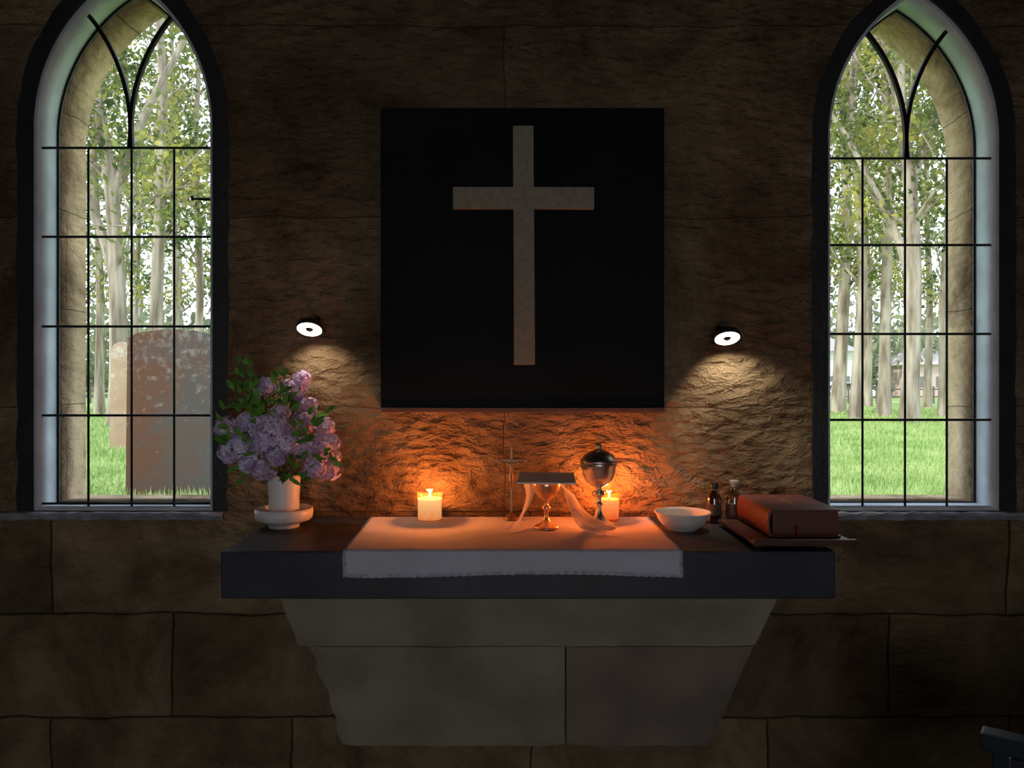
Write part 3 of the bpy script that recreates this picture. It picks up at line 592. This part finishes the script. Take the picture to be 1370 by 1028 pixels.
blob=np.stack([t*d,d-2.5,np.where(r.random(nl)<.55,GZ+.6+8*r.random(nl)**1.3,GZ+3+27*r.random(nl))],1)
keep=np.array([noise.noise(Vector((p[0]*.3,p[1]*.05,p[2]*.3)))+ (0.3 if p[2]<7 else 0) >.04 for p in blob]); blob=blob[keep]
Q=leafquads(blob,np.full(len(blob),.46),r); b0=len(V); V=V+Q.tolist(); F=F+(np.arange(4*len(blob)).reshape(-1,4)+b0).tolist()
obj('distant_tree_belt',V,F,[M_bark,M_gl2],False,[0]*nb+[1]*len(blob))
def house(px0,px1,pyt,d,wallc,roofc):
    x0,x1=PX(px0,d),PX(px1,d); zt=PZ(pyt,d); y=DY(d); e=empty('house',((x0+x1)/2,y,GZ)); mw=mat('house_render',wallc,.8); mr_=mat('house_roof',roofc,.8)
    box('walls',x0,x1,y,y+7,GZ,zt,mw,0,e)
    V=[(x0-.5,y-.5,zt),(x1+.5,y-.5,zt),(x1+.5,y+7.5,zt),(x0-.5,y+7.5,zt),(x0+1.5,y+3.5,zt+1.8),(x1-1.5,y+3.5,zt+1.8)]
    setpar(obj('roof',V,[(0,1,5,4),(1,2,5),(2,3,4,5),(3,0,4),(0,3,2,1)],mr_),e)
    mwn=mat('house_window_glass',(.20,.21,.23),.2)
    n=3
    for i in range(n): 
        xc=x0+(x1-x0)*(i+.5)/n; box('house_window_%d'%i,xc-.4,xc+.4,y-.04,y+.05,GZ+1,GZ+2.0,mwn,.01,e)
house(1075,1142,470,66,(.8,.8,.78),(.45,.43,.43)); house(1226,1290,488,70,(.72,.54,.50),(.55,.5,.48))
d=57; cx=PX(1134,d); cyy=DY(d); e=empty('car',(cx,cyy,GZ)); mc=mat('white_car_paint',(.8,.8,.82),.25); mk=mat('car_glass_black',(.03,.03,.04),.2)
plate('body',[[(cx-2.1,GZ+.35),(cx+2.1,GZ+.35),(cx+2.15,GZ+.75),(cx+1.9,GZ+.95),(cx+1.1,GZ+1.0),(cx+.6,GZ+1.42),(cx-1.1,GZ+1.46),(cx-1.8,GZ+1.0),(cx-2.15,GZ+.9)]],cyy,cyy+1.7,mc,e)
plate('side_windows',[[(cx-1.5,GZ+1.0),(cx+.9,GZ+1.0),(cx+.5,GZ+1.35),(cx-1.05,GZ+1.38)]],cyy-.02,cyy+1.72,mk,e)
for i,wx in enumerate((-1.3,1.3)):
    o=lathe('wheel_%d'%i,[(0,-.1),(.2,-.1),(.33,-.08),(.33,.08),(.2,.1),(0,.1)],mk,(0,0,0),20); o.data.transform(Matrix.Translation((cx+wx,cyy+.08,GZ+.33))@Matrix.Rotation(math.pi/2,4,'X')); setpar(o,e)
mf=mat('fence_timber',(.16,.14,.12),.8); paths=[]
d=50; y=DY(d)
for sx in (-1,1):
    for i in range(17):
        x=sx*(13+i*1.9); paths.append(([(x,y,GZ-.05),(x,y,GZ+1.15)],.07))
    for zz in (.45,.95): paths.append(([(sx*13,y,GZ+zz),(sx*44,y,GZ+zz)],.045))
tubeobj('paddock_fence',paths,mf,None,6,False)

# ---------------- lights ----------------
W=bpy.data.worlds.new('sky'); S.world=W; W.use_nodes=True; nt=W.node_tree; bg=nt.nodes['Background']
tc=nt.nodes.new('ShaderNodeTexCoord'); sp_=nt.nodes.new('ShaderNodeSeparateXYZ'); nt.links.new(tc.outputs['Generated'],sp_.inputs[0]); r=nt.nodes.new('ShaderNodeValToRGB'); nt.links.new(sp_.outputs['Z'],r.inputs[0])
r.color_ramp.elements[0].color=(.93,.96,1,1); r.color_ramp.elements[1].color=(.62,.78,1,1); r.color_ramp.elements[1].position=.9
nt.links.new(r.outputs[0],bg.inputs[0]); bg.inputs[1].default_value=2.0
l=bpy.data.lights.new('sun','SUN'); l.energy=2.6; l.color=(1,.93,.78); l.angle=.03; o=bpy.data.objects.new('sun',l); o.rotation_euler=Vector((.75,.35,-.6)).to_track_quat('-Z','Y').to_euler(); COL.objects.link(o)
l=bpy.data.lights.new('rear_fill_light','AREA'); l.shape='RECTANGLE'; l.size=1.35; l.size_y=2.2; l.energy=16; l.color=(1,.96,.89); o=bpy.data.objects.new('rear_fill_light',l); o.location=(0,RY-.1,1.2); o.rotation_euler=Vector((0,1,-.3)).to_track_quat('-Z','Z').to_euler(); COL.objects.link(o)  # added fill lamp behind the camera, set in the rear opening

cam=bpy.data.cameras.new('camera'); co=bpy.data.objects.new('camera',cam); COL.objects.link(co); cam.lens=36*1000/1370; cam.sensor_width=36; co.location=(0,CY,CZ); co.rotation_euler=(math.pi/2,0,0); cam.clip_start=.05; cam.clip_end=500; S.camera=co
